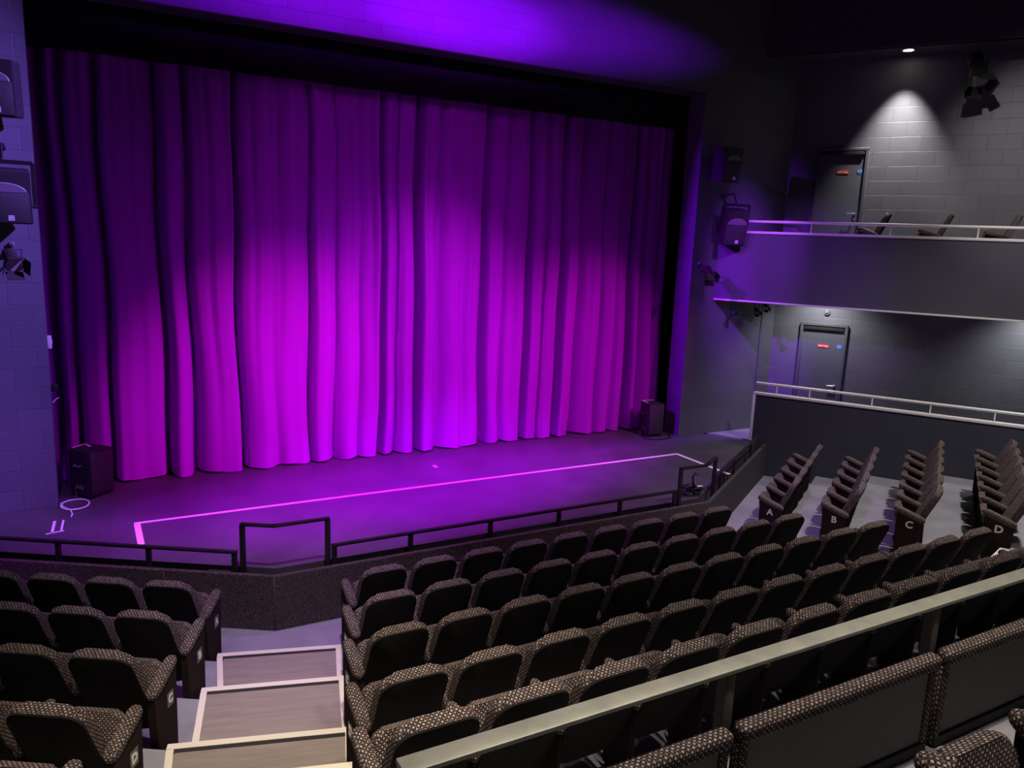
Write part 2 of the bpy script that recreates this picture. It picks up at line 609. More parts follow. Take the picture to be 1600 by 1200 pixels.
# proscenium wall
bm = bmesh.new()
uvl = bm.loops.layers.uv.verify()
X0, X1, ZT = -6.0, 14.5, 8.6
TW = 0.40
wall_bm(bm, (X0, YP, 0), (XL, YP, 0), -0.1, ZO, TW, (0, 1, 0), uvl)
wall_bm(bm, (XR, YP, 0), (X1, YP, 0), -0.1, ZO, TW, (0, 1, 0), uvl)
wall_bm(bm, (X0, YP, 0), (X1, YP, 0), ZO, ZT, TW, (0, 1, 0), uvl)
struct(finish(bm, 'wall_stage', M['block_pros'], smooth=False), 'painted block wall around the stage opening, lit violet', 'wall')
# shade on the header's underside, put in as a thin darker sheet
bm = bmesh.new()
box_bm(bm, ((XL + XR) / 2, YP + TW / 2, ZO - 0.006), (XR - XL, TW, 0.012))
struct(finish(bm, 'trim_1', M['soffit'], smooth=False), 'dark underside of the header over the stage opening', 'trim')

# black stage house behind the opening
bm = bmesh.new()
box_bm(bm, (4.5, 13.05, 4.2), (20, 0.1, 8.6))
struct(finish(bm, 'wall_back', M['black'], smooth=False), 'black back wall of the stage house behind the curtain', 'wall')
for nm, x, lab in (('wall_wing_left', -2.6, 'left'), ('wall_wing_right', 11.2, 'right')):
    bm = bmesh.new()
    box_bm(bm, (x, 12.05, 4.2), (0.1, 1.9, 8.4))
    struct(finish(bm, nm, M['black'], smooth=False), f'black masking wall in the {lab} wing', 'wall')
bm = bmesh.new()
box_bm(bm, (4.5, 12.05, 8.45), (14.0, 1.9, 0.1))
struct(finish(bm, 'ceiling_stage', M['black'], smooth=False), 'black roof of the stage house', 'ceiling')

# main ceiling
bm = bmesh.new()
box_bm(bm, (4.25, 4.3, 8.65), (20.5, 13.0, 0.1))
struct(finish(bm, 'ceiling', M['ceiling'], smooth=False), 'dark auditorium ceiling', 'ceiling')

# gallery: far wall, bulkhead, ceiling, floors, front, low wall
GL = 7.2
WF = 1.36
bm = bmesh.new()
uvl = bm.loops.layers.uv.verify()
wall_bm(bm, gal(-0.0, WF, 0), gal(GL, WF, 0), -0.1, 6.9, 0.25, UR, uvl)
struct(finish(bm, 'wall_right', M['block'], smooth=False), 'grey painted block wall behind the side galleries', 'wall')
bm = bmesh.new()
wall_bm(bm, gal(0.02, 0.62, 0), gal(GL, 0.62, 0), 6.84, 8.6, 0.12, UR)
struct(finish(bm, 'wall_bulkhead', M['ceiling'], smooth=False), 'dark bulkhead above the upper gallery', 'wall')
bm = bmesh.new()
q = [gal(0.0, 0.66, 0), gal(GL, 0.66, 0), gal(GL, WF + 0.2, 0), gal(0.0, WF + 0.2, 0)]
poly_bm(bm, [(p.x, p.y) for p in q], 6.84, 6.99)
struct(finish(bm, 'ceiling_gallery', M['ceiling'], smooth=False), 'dark strip of ceiling over the upper gallery', 'ceiling')
bm = bmesh.new()
q = [gal(0.0, 0.06, 0), gal(GL, 0.06, 0), gal(GL, WF, 0), gal(0.0, WF, 0)]
poly_bm(bm, [(p.x, p.y) for p in q], 2.95, 3.18)
struct(finish(bm, 'floor_gallery', M['fascia'], smooth=False), 'upper gallery floor slab', 'floor')
bm = bmesh.new()
q = [gal(0.8, 0.10, 0), gal(GL, 0.10, 0), gal(GL, WF, 0), gal(0.0, WF, 0), gal(0, 0.1, 0)]
poly_bm(bm, [(p.x, p.y) for p in q], -0.5, -0.002)
struct(finish(bm, 'floor_aisle', M['floor'], smooth=False), 'grey floor of the lower side gallery', 'floor')
bm = bmesh.new()
wall_bm(bm, gal(0.0, 0, 0), gal(GL, 0, 0), 2.55, 3.74, 0.10, UR)
struct(finish(bm, 'wall_gallery', M['fascia'], smooth=False), 'plain dark front of the upper gallery', 'wall')
LS0 = 0.87
bm = bmesh.new()
wall_bm(bm, gal(LS0, 0, 0), gal(GL, 0, 0), -0.8, 0.88, 0.10, UR)
struct(finish(bm, 'wall_low', M['lowwall'], smooth=False), 'low dark wall beside the right seating block', 'wall')
# white trims
bm = bmesh.new()
bar_bm(bm, gal(0.0, 0.02, 2.54), gal(GL, 0.02, 2.54), 0.09, 0.03, bev=0.006)
struct(finish(bm, 'trim_2', M['white']), 'thin white trim along the bottom of the upper gallery front', 'trim')


def rail_thing(name, label, s0, s1, ztop, zrail, posts, endpost, cat='handrail'):
    t = empty(name, gal(s0, 0.03, ztop))
    inv = t.location.copy()
    tag(t, label, cat)
    bm = bmesh.new()
    bar_bm(bm, gal(s0, 0.04, ztop + 0.015) - inv, gal(s1, 0.04, ztop + 0.015) - inv, 0.12, 0.045, bev=0.008)
    if endpost:
        bar_bm(bm, gal(s0 + 0.02, 0.04, 0.01) - inv, gal(s0 + 0.02, 0.04, ztop) - inv, 0.12, 0.05, up=NR, bev=0.006)
    finish(bm, 'capping', M['white'], t)
    bm = bmesh.new()
    cyl_bm(bm, gal(s0 + 0.03, 0.04, zrail) - inv, gal(s1, 0.04, zrail) - inv, 0.024, 16)
    finish(bm, 'rail', M['white'], t)
    for s in posts:
        bm = bmesh.new()
        cyl_bm(bm, gal(s, 0.04, ztop + 0.03) - inv, gal(s, 0.04, zrail) - inv, 0.012, 10)
        finish(bm, 'post', M['white'], t)
    return t


rail_thing('handrail', 'white tube handrail and capping on the upper gallery front', 0.42, GL, 3.74, 3.945,
           (1.55, 2.78, 4.02, 5.25, 6.5), False)
rail_thing('handrail', 'white tube handrail and capping on the low wall by the right seats', LS0, GL, 0.88, 1.085,
           (LS0 + 0.39, LS0 + 0.95, LS0 + 1.96, LS0 + 2.84, LS0 + 3.75, LS0 + 4.65), True)

# doors in the far wall
def door(name, s0, s1, z0, label, sign_on):
    w = s1 - s0
    n = -UR
    R3 = Matrix((NR, UR, Vector((0, 0, 1)))).transposed()
    o0 = gal((s0 + s1) / 2, WF, z0)
    t = empty(name, o0)
    struct(t, label, 'door')

    def loc(ds, doff, z):
        return NR * ds + UR * doff + Vector((0, 0, z))
    bm = bmesh.new()
    box_bm(bm, loc(0, -0.012, 1.02), (w - 0.10, 0.03, 2.03), R3, 0.004, 1)
    leaf = finish(bm, 'door_leaf', M['door'], t)
    bm = bmesh.new()
    for sg in (-1, 1):
        box_bm(bm, loc(sg * (w / 2 - 0.025), -0.03, 1.06), (0.05, 0.06, 2.12), R3, 0.006, 1)
    box_bm(bm, loc(0, -0.03, 2.115), (w, 0.06, 0.05), R3, 0.006, 1)
    finish(bm, 'door_frame', M['doorframe'], t)
    bm = bmesh.new()
    box_bm(bm, loc(0, -0.05, 2.045), (w - 0.14, 0.035, 0.055), R3, 0.006, 1)
    finish(bm, 'door_closer', M['black'], t)
    # lever handle
    hs = w / 2 - 0.13
    bm = bmesh.new()
    cyl_bm(bm, loc(hs, -0.027, 0.98), loc(hs, -0.04, 0.98), 0.027, 20)
    cyl_bm(bm, loc(hs, -0.04, 0.98), loc(hs, -0.085, 0.98), 0.011, 12)
    tube_bm(bm, [loc(hs + 0.004, -0.08, 0.98), loc(hs - 0.05, -0.083, 0.984), loc(hs - 0.13, -0.078, 0.978)], 0.012, 10)
    finish(bm, 'handle', M['chrome'], leaf)
    bm = bmesh.new()
    cyl_bm(bm, loc(hs, -0.027, 0.89), loc(hs, -0.036, 0.89), 0.024, 20)
    finish(bm, 'lock_escutcheon', M['chrome'], leaf)
    RF = facing(n)
    bm = bmesh.new()
    box_bm(bm, loc(0.02, -0.030, 1.72), (0.20, 0.006, 0.075), R3, 0.002, 1)
    sg = finish(bm, 'staff_sign', M['red'], leaf)
    text_obj('staff_lettering', 'Staff Only', 0.044, M['letter'], leaf, loc(0.02, -0.0345, 1.72), RF, bold=0.0012)
    bm = bmesh.new()
    cyl_bm(bm, loc(w / 2 - 0.12, -0.026, 1.73), loc(w / 2 - 0.12, -0.031, 1.73), 0.047, 28)
    finish(bm, 'fire_door_sign', M['blue'], leaf)
    text_obj('fire_door_lettering', 'Fire door\nkeep shut', 0.019, M['letter'], leaf, loc(w / 2 - 0.12, -0.0325, 1.73), RF)
    return t


door('door_1', 1.34, 2.20, 3.18, 'dark door on the upper gallery with red staff sign and blue disc', True)
door('door_2', 1.36, 2.20, 0.0, 'grey door on the lower gallery with red staff sign and blue disc', True)

# conduit line down the wall near the corner
bm = bmesh.new()
box_bm(bm, (11.42, YP - 0.01, 1.25), (0.03, 0.02, 2.5), None, 0.003, 1)
struct(finish(bm, 'trim_3', M['block_pros']), 'narrow painted conduit in the corner under the gallery', 'trim')

# ------------------------------------------------------------------ stage curtain and border
VAL = [-1.25, -0.95, -0.60, -0.30, -0.09, 0.29, 0.98, 1.32, 1.94, 2.44, 2.98, 3.36, 3.70, 4.05, 4.32, 4.65, 5.03, 5.42, 5.85, 6.2, 6.66,
       7.02, 7.32, 7.72, 8.15, 8.5, 8.83, 9.12, 9.41, 9.72]
DEEP = {0.29: 1.2, 0.98: 1.1, 1.32: 1.1, 1.94: 1.3, 4.05: 1.3, 4.65: 1.7, 5.03: 1.3, 6.66: 2.1, 7.32: 2.1, 5.85: 1.2, 8.83: 1.1, -0.3: 1.2, -0.09: 1.2}


def drape(name, x0, x1, y0, label, seed):
    """flat panels between overlapping creases, finer gathers near the top"""
    rnd = random.Random(seed)
    vals = [x0] + [v for v in VAL if x0 + 0.05 <= v <= x1 - 0.05] + [x1]
    ph = [rnd.uniform(0, 6.28) for _ in range(8)]
    dep, wid, tilt, lobe, front = [], [], [], [], []
    for v in vals:
        d = DEEP.get(v, 0.0)
        dep.append(0.08 + 0.17 * d if d else rnd.uniform(0.03, 0.10))
        wid.append(0.036 if d > 1.25 else 0.05 if d else rnd.uniform(0.05, 0.09))
        tilt.append(rnd.choice((-1, 1)) * rnd.uniform(0.05, 0.19))
        lobe.append(rnd.uniform(0.02, 0.075))
        front.append(rnd.uniform(-0.02, 0.03))
    NX, NZ = int((x1 - x0) / 0.0125), 30
    z0, z1 = 0.02, 6.5
    bm = bmesh.new()
    grid = []
    for j in range(NZ + 1):
        tz = j / NZ
        z = z0 + (z1 - z0) * tz
        row = []
        for i in range(NX + 1):
            x = x0 + (x1 - x0) * i / NX
            xs = x + 0.03 * math.sin(1.1 * z + ph[0] + x * 1.7) * (1 - tz) + 0.014 * math.sin(2.3 * z + x * 3 + ph[1])
            k = 0
            while k < len(vals) - 2 and xs > vals[k + 1]:
                k += 1
            a, b = vals[k], vals[k + 1]
            w = b - a
            t = min(1, max(0, (xs - a) / w))
            bulge = 0.13 + front[k] + tilt[k] * (t - 0.5) * min(1.0, w / 0.45) + lobe[k] * math.sin(PI * t) * (0.6 + 0.6 * (1 - tz))
            for n in range(max(0, k - 1), min(len(vals), k + 3)):
                bulge -= dep[n] * (0.55 + 0.45 * (1 - tz) + (0.2 if dep[n] > 0.15 else 0)) * math.exp(-((xs - vals[n]) / wid[n]) ** 2)
            bulge += (0.004 + 0.012 * tz) * math.sin(2 * PI * xs / 0.19 + ph[2]) + 0.010 * math.sin(2 * PI * xs / 0.115 + ph[3] + z * 0.5) * tz
            bulge += 0.012 * math.sin(2 * PI * xs / 0.33 + ph[4] + 0.7 * z) + 0.010 * math.sin(2 * PI * xs / 0.71 + ph[6] - 0.9 * z)
            if z < 0.6:
                bulge += 0.035 * (1 - z / 0.6) * math.sin(2 * PI * xs / 0.9 + ph[5])
            zz = z
            if j == 0:
                zz = z0 + 0.010 * math.sin(2 * PI * xs / 0.55 + ph[1])
            row.append(bm.verts.new((x, y0 - max(-0.16, bulge), zz)))
        grid.append(row)
    for j in range(NZ):
        for i in range(NX):
            bm.faces.new((grid[j][i], grid[j][i + 1], grid[j + 1][i + 1], grid[j + 1][i]))
    o = finish(bm, name, M['curtain'])
    md = o.modifiers.new('thickness', 'SOLIDIFY')
    md.thickness = 0.006
    md.use_rim = False
    tag(o, label, 'curtain', 'house curtain drapes')
    return o


drape('stage_curtain', -1.25, 5.02, 11.58, 'purple stage curtain half with deep folds hanging on the left', 3)
drape('stage_curtain', 4.99, 9.72, 11.61, 'purple stage curtain half with dark fold gaps hanging on the right', 8)
# black border hanging in front of the curtain top
bm = bmesh.new()
NX = 200
prev = None
for i in range(NX + 1):
    x = -1.6 + 12.4 * i / NX
    y = 11.22 + 0.012 * math.sin(x * 9) + 0.01 * math.sin(x * 23 + 1)
    v = [bm.verts.new((x, y, 5.49 + 0.006 * math.sin(x * 5))), bm.verts.new((x, y, 6.9))]
    if prev:
        bm.faces.new((prev[0], v[0], v[1], prev[1]))
    prev = v
o = finish(bm, 'stage_border', M['border'])
o.modifiers.new('thickness', 'SOLIDIFY').thickness = 0.01
tag(o, 'black cloth border hanging above the purple curtain', 'curtain')

# tape marks on the stage
def tape(name, a, b, w, label, group=None):
    a, b = Vector(a), Vector(b)
    bm = bmesh.new()
    bar_bm(bm, a + Vector((0, 0, 0.002)), b + Vector((0, 0, 0.002)), w, 0.003)
    tag(finish(bm, name, M['tape'], smooth=False), label, 'tape', group)


tape('marking_tape', (0.40, 9.73, 0), (8.74, 9.73, 0), 0.055, 'long white tape line running across the stage floor')
tape('marking_tape', (0.43, 9.70, 0), (0.43, 9.02, 0), 0.07, 'short white tape leg at the left end of the long line')
tape('marking_tape', (8.71, 9.70, 0), (8.71, 8.50, 0), 0.07, 'short white tape leg at the right end of the long line')
tape('marking_tape', (4.62, 10.62, 0), (4.62, 10.50, 0), 0.05, 'tiny pale tape mark on the stage floor below the curtain split')
tape('marking_tape', (-0.42, 10.16, 0), (-0.44, 9.74, 0), 0.03, 'pale tape dash near the left end of the stage, outer one', 'tape dashes by the cable')
tape('marking_tape', (-0.33, 10.16, 0), (-0.35, 9.78, 0), 0.022, 'pale tape dash near the left end of the stage, inner one', 'tape dashes by the cable')
tape('marking_tape', (-0.50, 9.75, 0), (-0.32, 9.79, 0), 0.03, 'pale tape foot across the ends of two short dashes', 'tape dashes by the cable')


# ------------------------------------------------------------------ stage railings (black)
def railing(name, label, pts, ztop, posts, zbase=-0.22, bw=0.05, group='black stage edge railings'):
    """pts: bar polyline in xy; posts: list of xy"""
    o0 = Vector((posts[0][0], posts[0][1], zbase))
    t = empty(name, o0)
    tag(t, label, 'railing', group)
    bm = bmesh.new()
    P = [Vector((p[0], p[1], ztop - 0.02)) - o0 for p in pts]
    for a, b in zip(P, P[1:]):
        bar_bm(bm, a, b, bw, 0.03, bev=0.004)
    for p in P[1:-1]:
        cyl_bm(bm, p - Vector((0, 0, 0.015)), p + Vector((0, 0, 0.015)), bw / 2, 12)
    finish(bm, 'top_rail', M['metalblack'], t)
    for p in posts:
        bm = bmesh.new()
        d = Vector((P[1] - P[0]))
        d.z = 0
        d.normalize()
        R3 = Matrix((d, Vector((-d.y, d.x, 0)), Vector((0, 0, 1)))).transposed()
        box_bm(bm, Vector((p[0], p[1], (zbase + ztop - 0.03) / 2)) - o0, (0.055, 0.035, ztop - 0.03 - zbase), R3, 0.004, 1)
        finish(bm, 'post', M['metalblack'], t)
    return t


YB = 0.10


def lpt(s):
    p = PL - NL * YB + UL * s
    return (p.x, p.y)


def rpt(s):
    p = PR - NR * YB + UR * s
    return (p.x, p.y)


lc = PL - NC * YB + UC * (YB * math.tan(TH / 2))
rc = PR - NC * YB - UC * (YB * math.tan(TH / 2))
railing('stage_railing', 'low black railing along the stage edge behind the left seats', [lpt(-3.6), lpt(-0.42)], 0.22,
        [lpt(-0.45), lpt(-1.36), lpt(-2.33), lpt(-3.4)])
railing('stage_railing', 'tall black hoop rail at the left bend of the stage edge', [lpt(-0.38), (lc.x, lc.y), (2.17, 7.71)], 0.53,
        [lpt(-0.36), (2.15, 7.71)])
railing('stage_railing', 'long low black railing along the stage edge behind the centre seats', [(2.19, 7.71), (6.95, 7.71)], 0.22,
        [(2.22, 7.71), (3.09, 7.71), (4.10, 7.71), (5.06, 7.71), (6.0, 7.71), (6.92, 7.71)])
railing('stage_railing', 'tall black hoop rail at the right bend of the stage edge', [(6.98, 7.71), (rc.x, rc.y), rpt(0.52)], 0.53,
        [(7.0, 7.71), rpt(0.50)])
railing('stage_railing', 'low black railing along the stage edge beside the right seats', [rpt(0.58), rpt(3.45)], 0.22,
        [rpt(0.9), rpt(1.75), rpt(2.95)])

# small things by the railing
t = empty('floor_box', (*lpt(-0.62), -0.22))  # plain black box, no lamp in it
tag(t, 'small black box lying in the slot beside the left hoop rail', 'lantern')
bm = bmesh.new()
box_bm(bm, (0, 0, 0.13), (0.24, 0.09, 0.14), Matrix.Rotation(-TH, 3, 'Z'), 0.015)
finish(bm, 'body', M['black'], t)
bm = bmesh.new()
box_bm(bm, (0, 0, 0.03), (0.16, 0.08, 0.06), Matrix.Rotation(-TH, 3, 'Z'), 0.01)
finish(bm, 'base', M['black'], t)
bp = rpt(0.12)
t = empty('cable_coil', (bp[0] - 0.05, bp[1] + 0.25, 0.0))
tag(t, 'tangle of black cable with a white tag beside the right hoop rail', 'cable')
rnd = random.Random(5)
bm = bmesh.new()
pts = []
for i in range(90):
    a = i * 0.42
    r = 0.13 + 0.05 * math.sin(i * 0.9) + rnd.uniform(-0.015, 0.015)
    pts.append((r * math.cos(a), r * math.sin(a) * 0.8, 0.012 + 0.05 * abs(math.sin(i * 0.31)) + 0.0006 * i))
tube_bm(bm, pts, 0.011, 6)
finish(bm, 'coil', M['blackcable'], t)
bm = bmesh.new()
tube_bm(bm, [(0.08, 0.03, 0.05), (0.06, 0.04, 0.16), (0.03, 0.02, 0.24), (0.05, 0.0, 0.30), (0.09, -0.01, 0.27)], 0.013, 6)
finish(bm, 'plug_lead', M['blackcable'], t)
bm = bmesh.new()
box_bm(bm, (0.10, -0.06, 0.115), (0.10, 0.03, 0.012), None, 0.002)
finish(bm, 'tag', M['letter'], t)

# ------------------------------------------------------------------ stage floor speakers
def floor_speaker(loc, rz, sx, sy, sz, label, tapes, grilledir):
    t = empty('floor_speaker', loc, rz)
    tag(t, label, 'speaker', 'black speakers on the stage floor')
    bm = bmesh.new()
    # cabinet: trapezoid in plan, front wider
    poly_bm(bm, [(-sx / 2, -sy / 2), (sx / 2, -sy / 2), (sx / 2 * 0.8, sy / 2), (-sx / 2 * 0.8, sy / 2)], 0.02, sz)
    bmesh.ops.bevel(bm, geom=list(bm.edges), offset=0.012, segments=2, affect='EDGES')
    finish(bm, 'cabinet', M['speaker'], t)
    bm = bmesh.new()
    box_bm(bm, (0, -sy / 2 - 0.006, sz * 0.52), (sx * 0.9, 0.016, sz * 0.88), None, 0.006)
    finish(bm, 'grille', M['grille'], t)
    for sg in (-1, 1):
        bm = bmesh.new()
        tube_bm(bm, [(sg * sx * 0.455, 0.05, sz * 0.70), (sg * (sx * 0.45 + 0.035), 0.05, sz * 0.685), (sg * (sx * 0.45 + 0.035), -0.05, sz * 0.685), (sg * sx * 0.465, -0.05, sz * 0.70)], 0.011, 8)
        finish(bm, 'handle', M['horn'], t)
    bm = bmesh.new()
    box_bm(bm, (-sx * 0.463, 0.0, sz * 0.22), (0.02, 0.13, 0.05), Matrix.Rotation(math.atan2(-sx * 0.1, sy), 3, 'Z'), 0.004)
    tube_bm(bm, [(-sx * 0.47, 0.03, sz * 0.24), (-sx * 0.5 - 0.03, 0.02, sz * 0.23), (-sx * 0.5 - 0.05, 0.0, sz * 0.12), (-sx * 0.5 - 0.05, -0.01, 0.02)], 0.007, 6)
    finish(bm, 'socket_plate', M['plaque'], t)
    bm = bmesh.new()
    for px in (-1, 1):
        for py in (-1, 1):
            cyl_bm(bm, (px * sx * 0.34, py * sy * 0.36, 0), (px * sx * 0.34, py * sy * 0.36, 0.025), 0.022, 12)
    finish(bm, 'foot', M['black'], t)
    bm = bmesh.new()
    for a, b in tapes:
        bar_bm(bm, Vector((*a, sz + 0.002)), Vector((*b, sz + 0.002)), 0.035, 0.003)
    finish(bm, 'tape_mark', M['tape'], t, smooth=False)
    return t


floor_speaker((-0.02, 11.08, 0), math.radians(42), 0.38, 0.38, 0.62, 'black floor speaker at the left edge of the curtain, tape corner on top',
              [((-0.10, 0.17), (0.12, 0.19)), ((0.12, 0.19), (0.04, 0.02))], 0)
floor_speaker((9.13, 10.98, 0), math.radians(-6), 0.34, 0.34, 0.62, 'black floor speaker at the right edge of the curtain, tape corner on top',
              [((-0.13, 0.14), (0.12, 0.14)), ((-0.13, 0.14), (-0.13, -0.06))], 0)
# cables by the speakers
bm = bmesh.new()
pts = []
for i in range(41):
    a = 2 * PI * i / 40 + 2.6
    pts.append((-0.21 + 0.155 * math.cos(a), 10.66 + 0.2 * math.sin(a), 0.015 + 0.002 * math.sin(3 * a)))
tube_bm(bm, pts, 0.011, 8)
tube_bm(bm, [(-0.36, 10.76, 0.02), (-0.34, 10.62, 0.015), (-0.26, 10.47, 0.012), (-0.24, 10.32, 0.012), (-0.25, 10.22, 0.012)], 0.010, 8)
tag(finish(bm, 'coiled_cable', M['cable']), 'white cable loop on the floor by the left floor speaker', 'cable')
bm = bmesh.new()
tube_bm(bm, [(8.86, 10.88, 0.012), (8.84, 10.72, 0.012), (8.95, 10.60, 0.012), (9.14, 10.58, 0.012), (9.36, 10.66, 0.012), (9.45, 10.86, 0.012)], 0.011, 8)
tag(finish(bm, 'loose_cable', M['blackcable']), 'black cable curling around the right floor speaker', 'cable')

# little fittings on the left reveal
t = empty('switch_box', (XL + 0.001, 11.0, 2.02))
tag(t, 'pale switch box on the edge of the left stage wall', 'switch')
bm = bmesh.new()
box_bm(bm, (0.02, 0.0, 0.0), (0.045, 0.09, 0.155), None, 0.006)
finish(bm, 'box', M['white'], t)
bm = bmesh.new()
box_bm(bm, (0.045, 0.0, 0.0), (0.008, 0.03, 0.05), None, 0.002)
finish(bm, 'rocker', M['white'], t)
t = empty('cable_hook', (XL + 0.001, 11.02, 1.42))
tag(t, 'small black cable hook on the left stage reveal', 'hook')
bm = bmesh.new()
box_bm(bm, (0.04, 0, 0.02), (0.08, 0.05, 0.09), None, 0.01)
finish(bm, 'bracket', M['black'], t)
bm = bmesh.new()
tube_bm(bm, [(0.01, -0.04, -0.16), (0.04, -0.03, -0.12), (0.08, -0.02, -0.1)], 0.006, 6)
finish(bm, 'wire_end', M['cable'], t)

# ------------------------------------------------------------------ wall speakers
def emblem(parent, loc, n, s):
    """white rounded square outline with slanted letters"""
    R3 = facing(n)
    bm = bmesh.new()
    for sx, sy, w, h in ((0, 1, 1, .14), (0, -1, 1, .14), (1, 0, .14, 1), (-1, 0, .14, 1)):
        box_bm(bm, (sx * s * 0.43, sy * s * 0.43, 0.002), (w * s, h * s, 0.004), None, 0.0)
    bmesh.ops.transform(bm, matrix=Matrix.Translation(loc) @ R3.to_4x4(), verts=bm.verts)
    finish(bm, 'emblem', M['letter'], parent, smooth=False)
    text_obj('emblem_letters', 'EV', s * 0.62, M['letter'], parent, Vector(loc) + Vector(n).normalized() * 0.002, R3, bold=0.002, shear=0.25)


def wall_speaker(x, z, yaw, pitch, w, h, d, label, dist, yoke=False):
    """x, z on the proscenium wall; the box faces the audience"""
    t = empty('wall_speaker', (x, YP, z))
    tag(t, label, 'speaker', 'black loudspeakers on the stage wall')
    Rm = Matrix.Rotation(yaw, 3, 'Z') @ Matrix.Rotation(pitch, 3, 'X')
    ctr = Vector((0, -dist, 0))
    n = Rm @ Vector((0, -1, 0))

    def P(a, b, c):
        return ctr + Rm @ Vector((a, b, c))
    bm = bmesh.new()
    poly = [(-w / 2, -d / 2), (w / 2, -d / 2), (w * 0.47, d / 2), (-w * 0.47, d / 2)]
    poly_bm(bm, poly, -h / 2, h / 2)
    bmesh.ops.bevel(bm, geom=list(bm.edges), offset=0.01, segments=2, affect='EDGES')
    bmesh.ops.transform(bm, matrix=Matrix.Translation(ctr) @ Rm.to_4x4(), verts=bm.verts)
    finish(bm, 'cabinet', M['speaker'], t)
    bm = bmesh.new()
    box_bm(bm, P(0, -d / 2 - 0.004, -h * 0.18), (w * 0.92, 0.016, h * 0.58), Rm, 0.005)
    finish(bm, 'grille', M['grille'], t)
    # horn flare: a curved lip standing over a dark mouth
    bm = bmesh.new()
    K = 14
    top, bot = [], []
    for i in range(K + 1):
        a = PI * (i / K)
        px = -math.cos(a) * w * 0.40
        top.append(bm.verts.new(P(px, -d / 2 - 0.012, h * 0.12 + math.sin(a) * h * 0.16)))
        bot.append(bm.verts.new(P(px * 0.98, -d / 2 - 0.012, h * 0.12)))
    back = [bm.verts.new(P(v[0], -d / 2 + 0.0, v[1])) for v in [(-math.cos(PI * i / K) * w * 0.42, h * 0.12 + math.sin(PI * i / K) * h * 0.18) for i in range(K + 1)]]
    for i in range(K):
        bm.faces.new((top[i], top[i + 1], bot[i + 1], bot[i])) if 0 < i < K - 1 else None
        bm.faces.new((top[i], top[i + 1], back[i + 1], back[i]))
    finish(bm, 'horn', M['horn'], t)
    emblem(t, P(w * 0.10, -d / 2 - 0.0125, -h * 0.38), n, 0.055)
    # wall bracket
    bm = bmesh.new()
    box_bm(bm, (0, -0.012, 0), (0.14, 0.022, 0.16), None, 0.004)
    bar_bm(bm, (0, -0.01, 0), P(0, d / 2 - 0.01, 0), 0.05, 0.05)
    finish(bm, 'wall_bracket', M['metalblack'], t)
    if yoke:
        bm = bmesh.new()
        y0 = h / 2 + 0.08
        q = [P(-w / 2 - 0.03, 0, -h * 0.2), P(-w / 2 - 0.03, 0, y0), P(w / 2 + 0.03, 0, y0), P(w / 2 + 0.03, 0, -h * 0.2)]
        for a, b in zip(q, q[1:]):
            bar_bm(bm, a, b, 0.045, 0.012, up=n)
        for a in (q[0], q[3]):
            cyl_bm(bm, a - Rm @ Vector((0.03, 0, 0)), a + Rm @ Vector((0.03, 0, 0)), 0.02, 12)
        cyl_bm(bm, P(0, 0, y0), P(0, d / 2 + 0.02, y0 + 0.16), 0.016, 10)
        bar_bm(bm, (0, -0.0, P(0, 0, y0).z + 0.17), P(0, d / 2 + 0.02, y0 + 0.16), 0.05, 0.03)
        finish(bm, 'yoke', M['metalblack'], t)
    return t


wall_speaker(9.92, 4.88, 0.0, math.radians(4), 0.38, 0.58, 0.32, 'upper black loudspeaker on the wall right of the stage opening', 0.28)
wall_speaker(10.12, 3.84, math.radians(-18), math.radians(14), 0.42, 0.60, 0.32, 'lower black loudspeaker in a yoke on the wall right of the stage', 0.34, True)
wall_speaker(-0.67, 4.86, math.radians(-13), math.radians(4), 0.42, 0.58, 0.32, 'upper black loudspeaker on the wall left of the stage opening', 0.28)
wall_speaker(-0.67, 3.74, math.radians(2), math.radians(12), 0.50, 0.56, 0.32, 'lower black loudspeaker in a yoke on the wall left of the stage', 0.34, True)


def lantern(name, base, hang, target, label, L_=0.22, r=0.06, group=None, up=True):
    """small stage lantern: body, lens, yoke with clamp at 'base'"""
    base, hang = Vector(base), Vector(hang)
    t = empty(name, base)
    tag(t, label, 'lantern', group)
    c = hang - base
    d = (Vector(target) - hang).normalized()
    q = d.to_track_quat('Z', 'Y').to_matrix()
    bm = bmesh.new()
    cyl_bm(bm, c - d * L_ * 0.5, c + d * L_ * 0.15, r * 0.85, 18)
    cyl_bm(bm, c + d * L_ * 0.15, c + d * L_ * 0.5, r * 0.85, 18, r2=r * 1.1)
    finish(bm, 'body', M['speaker'], t)
    bm = bmesh.new()
    cyl_bm(bm, c + d * L_ * 0.495, c + d * L_ * 0.515, r * 0.95, 18)
    finish(bm, 'lens', M['lens'], t)
    bm = bmesh.new()
    for k in range(4):
        a = k * PI / 2
        off = q @ Vector((math.cos(a), math.sin(a), 0)) * r * 1.25
        R3 = q @ Matrix.Rotation(a, 3, 'Z')
        box_bm(bm, c + d * (L_ * 0.5 + r * 0.6) + off, (0.004, r * 1.9, r * 1.3), R3 @ Matrix.Rotation(0.35, 3, 'Y'))
    finish(bm, 'barn_doors', M['black'], t)
    bm = bmesh.new()
    sx = q @ Vector((1, 0, 0))
    sx.z = 0
    sx.normalize()
    mid = (c * 0.35)
    for sgn in (-1, 1):
        bar_bm(bm, c + sx * sgn * r * 1.05, mid + sx * sgn * r * 1.05, 0.02, 0.008, up=sx)
    bar_bm(bm, mid - sx * r * 1.1, mid + sx * r * 1.1, 0.02, 0.008)
    cyl_bm(bm, mid, Vector((0, 0, 0)), 0.014, 10)
    finish(bm, 'yoke', M['metalblack'], t)
    bm = bmesh.new()
    box_bm(bm, (0, 0, 0), (0.05, 0.05, 0.05), None, 0.008)
    finish(bm, 'clamp', M['plaque'], t)
    return t


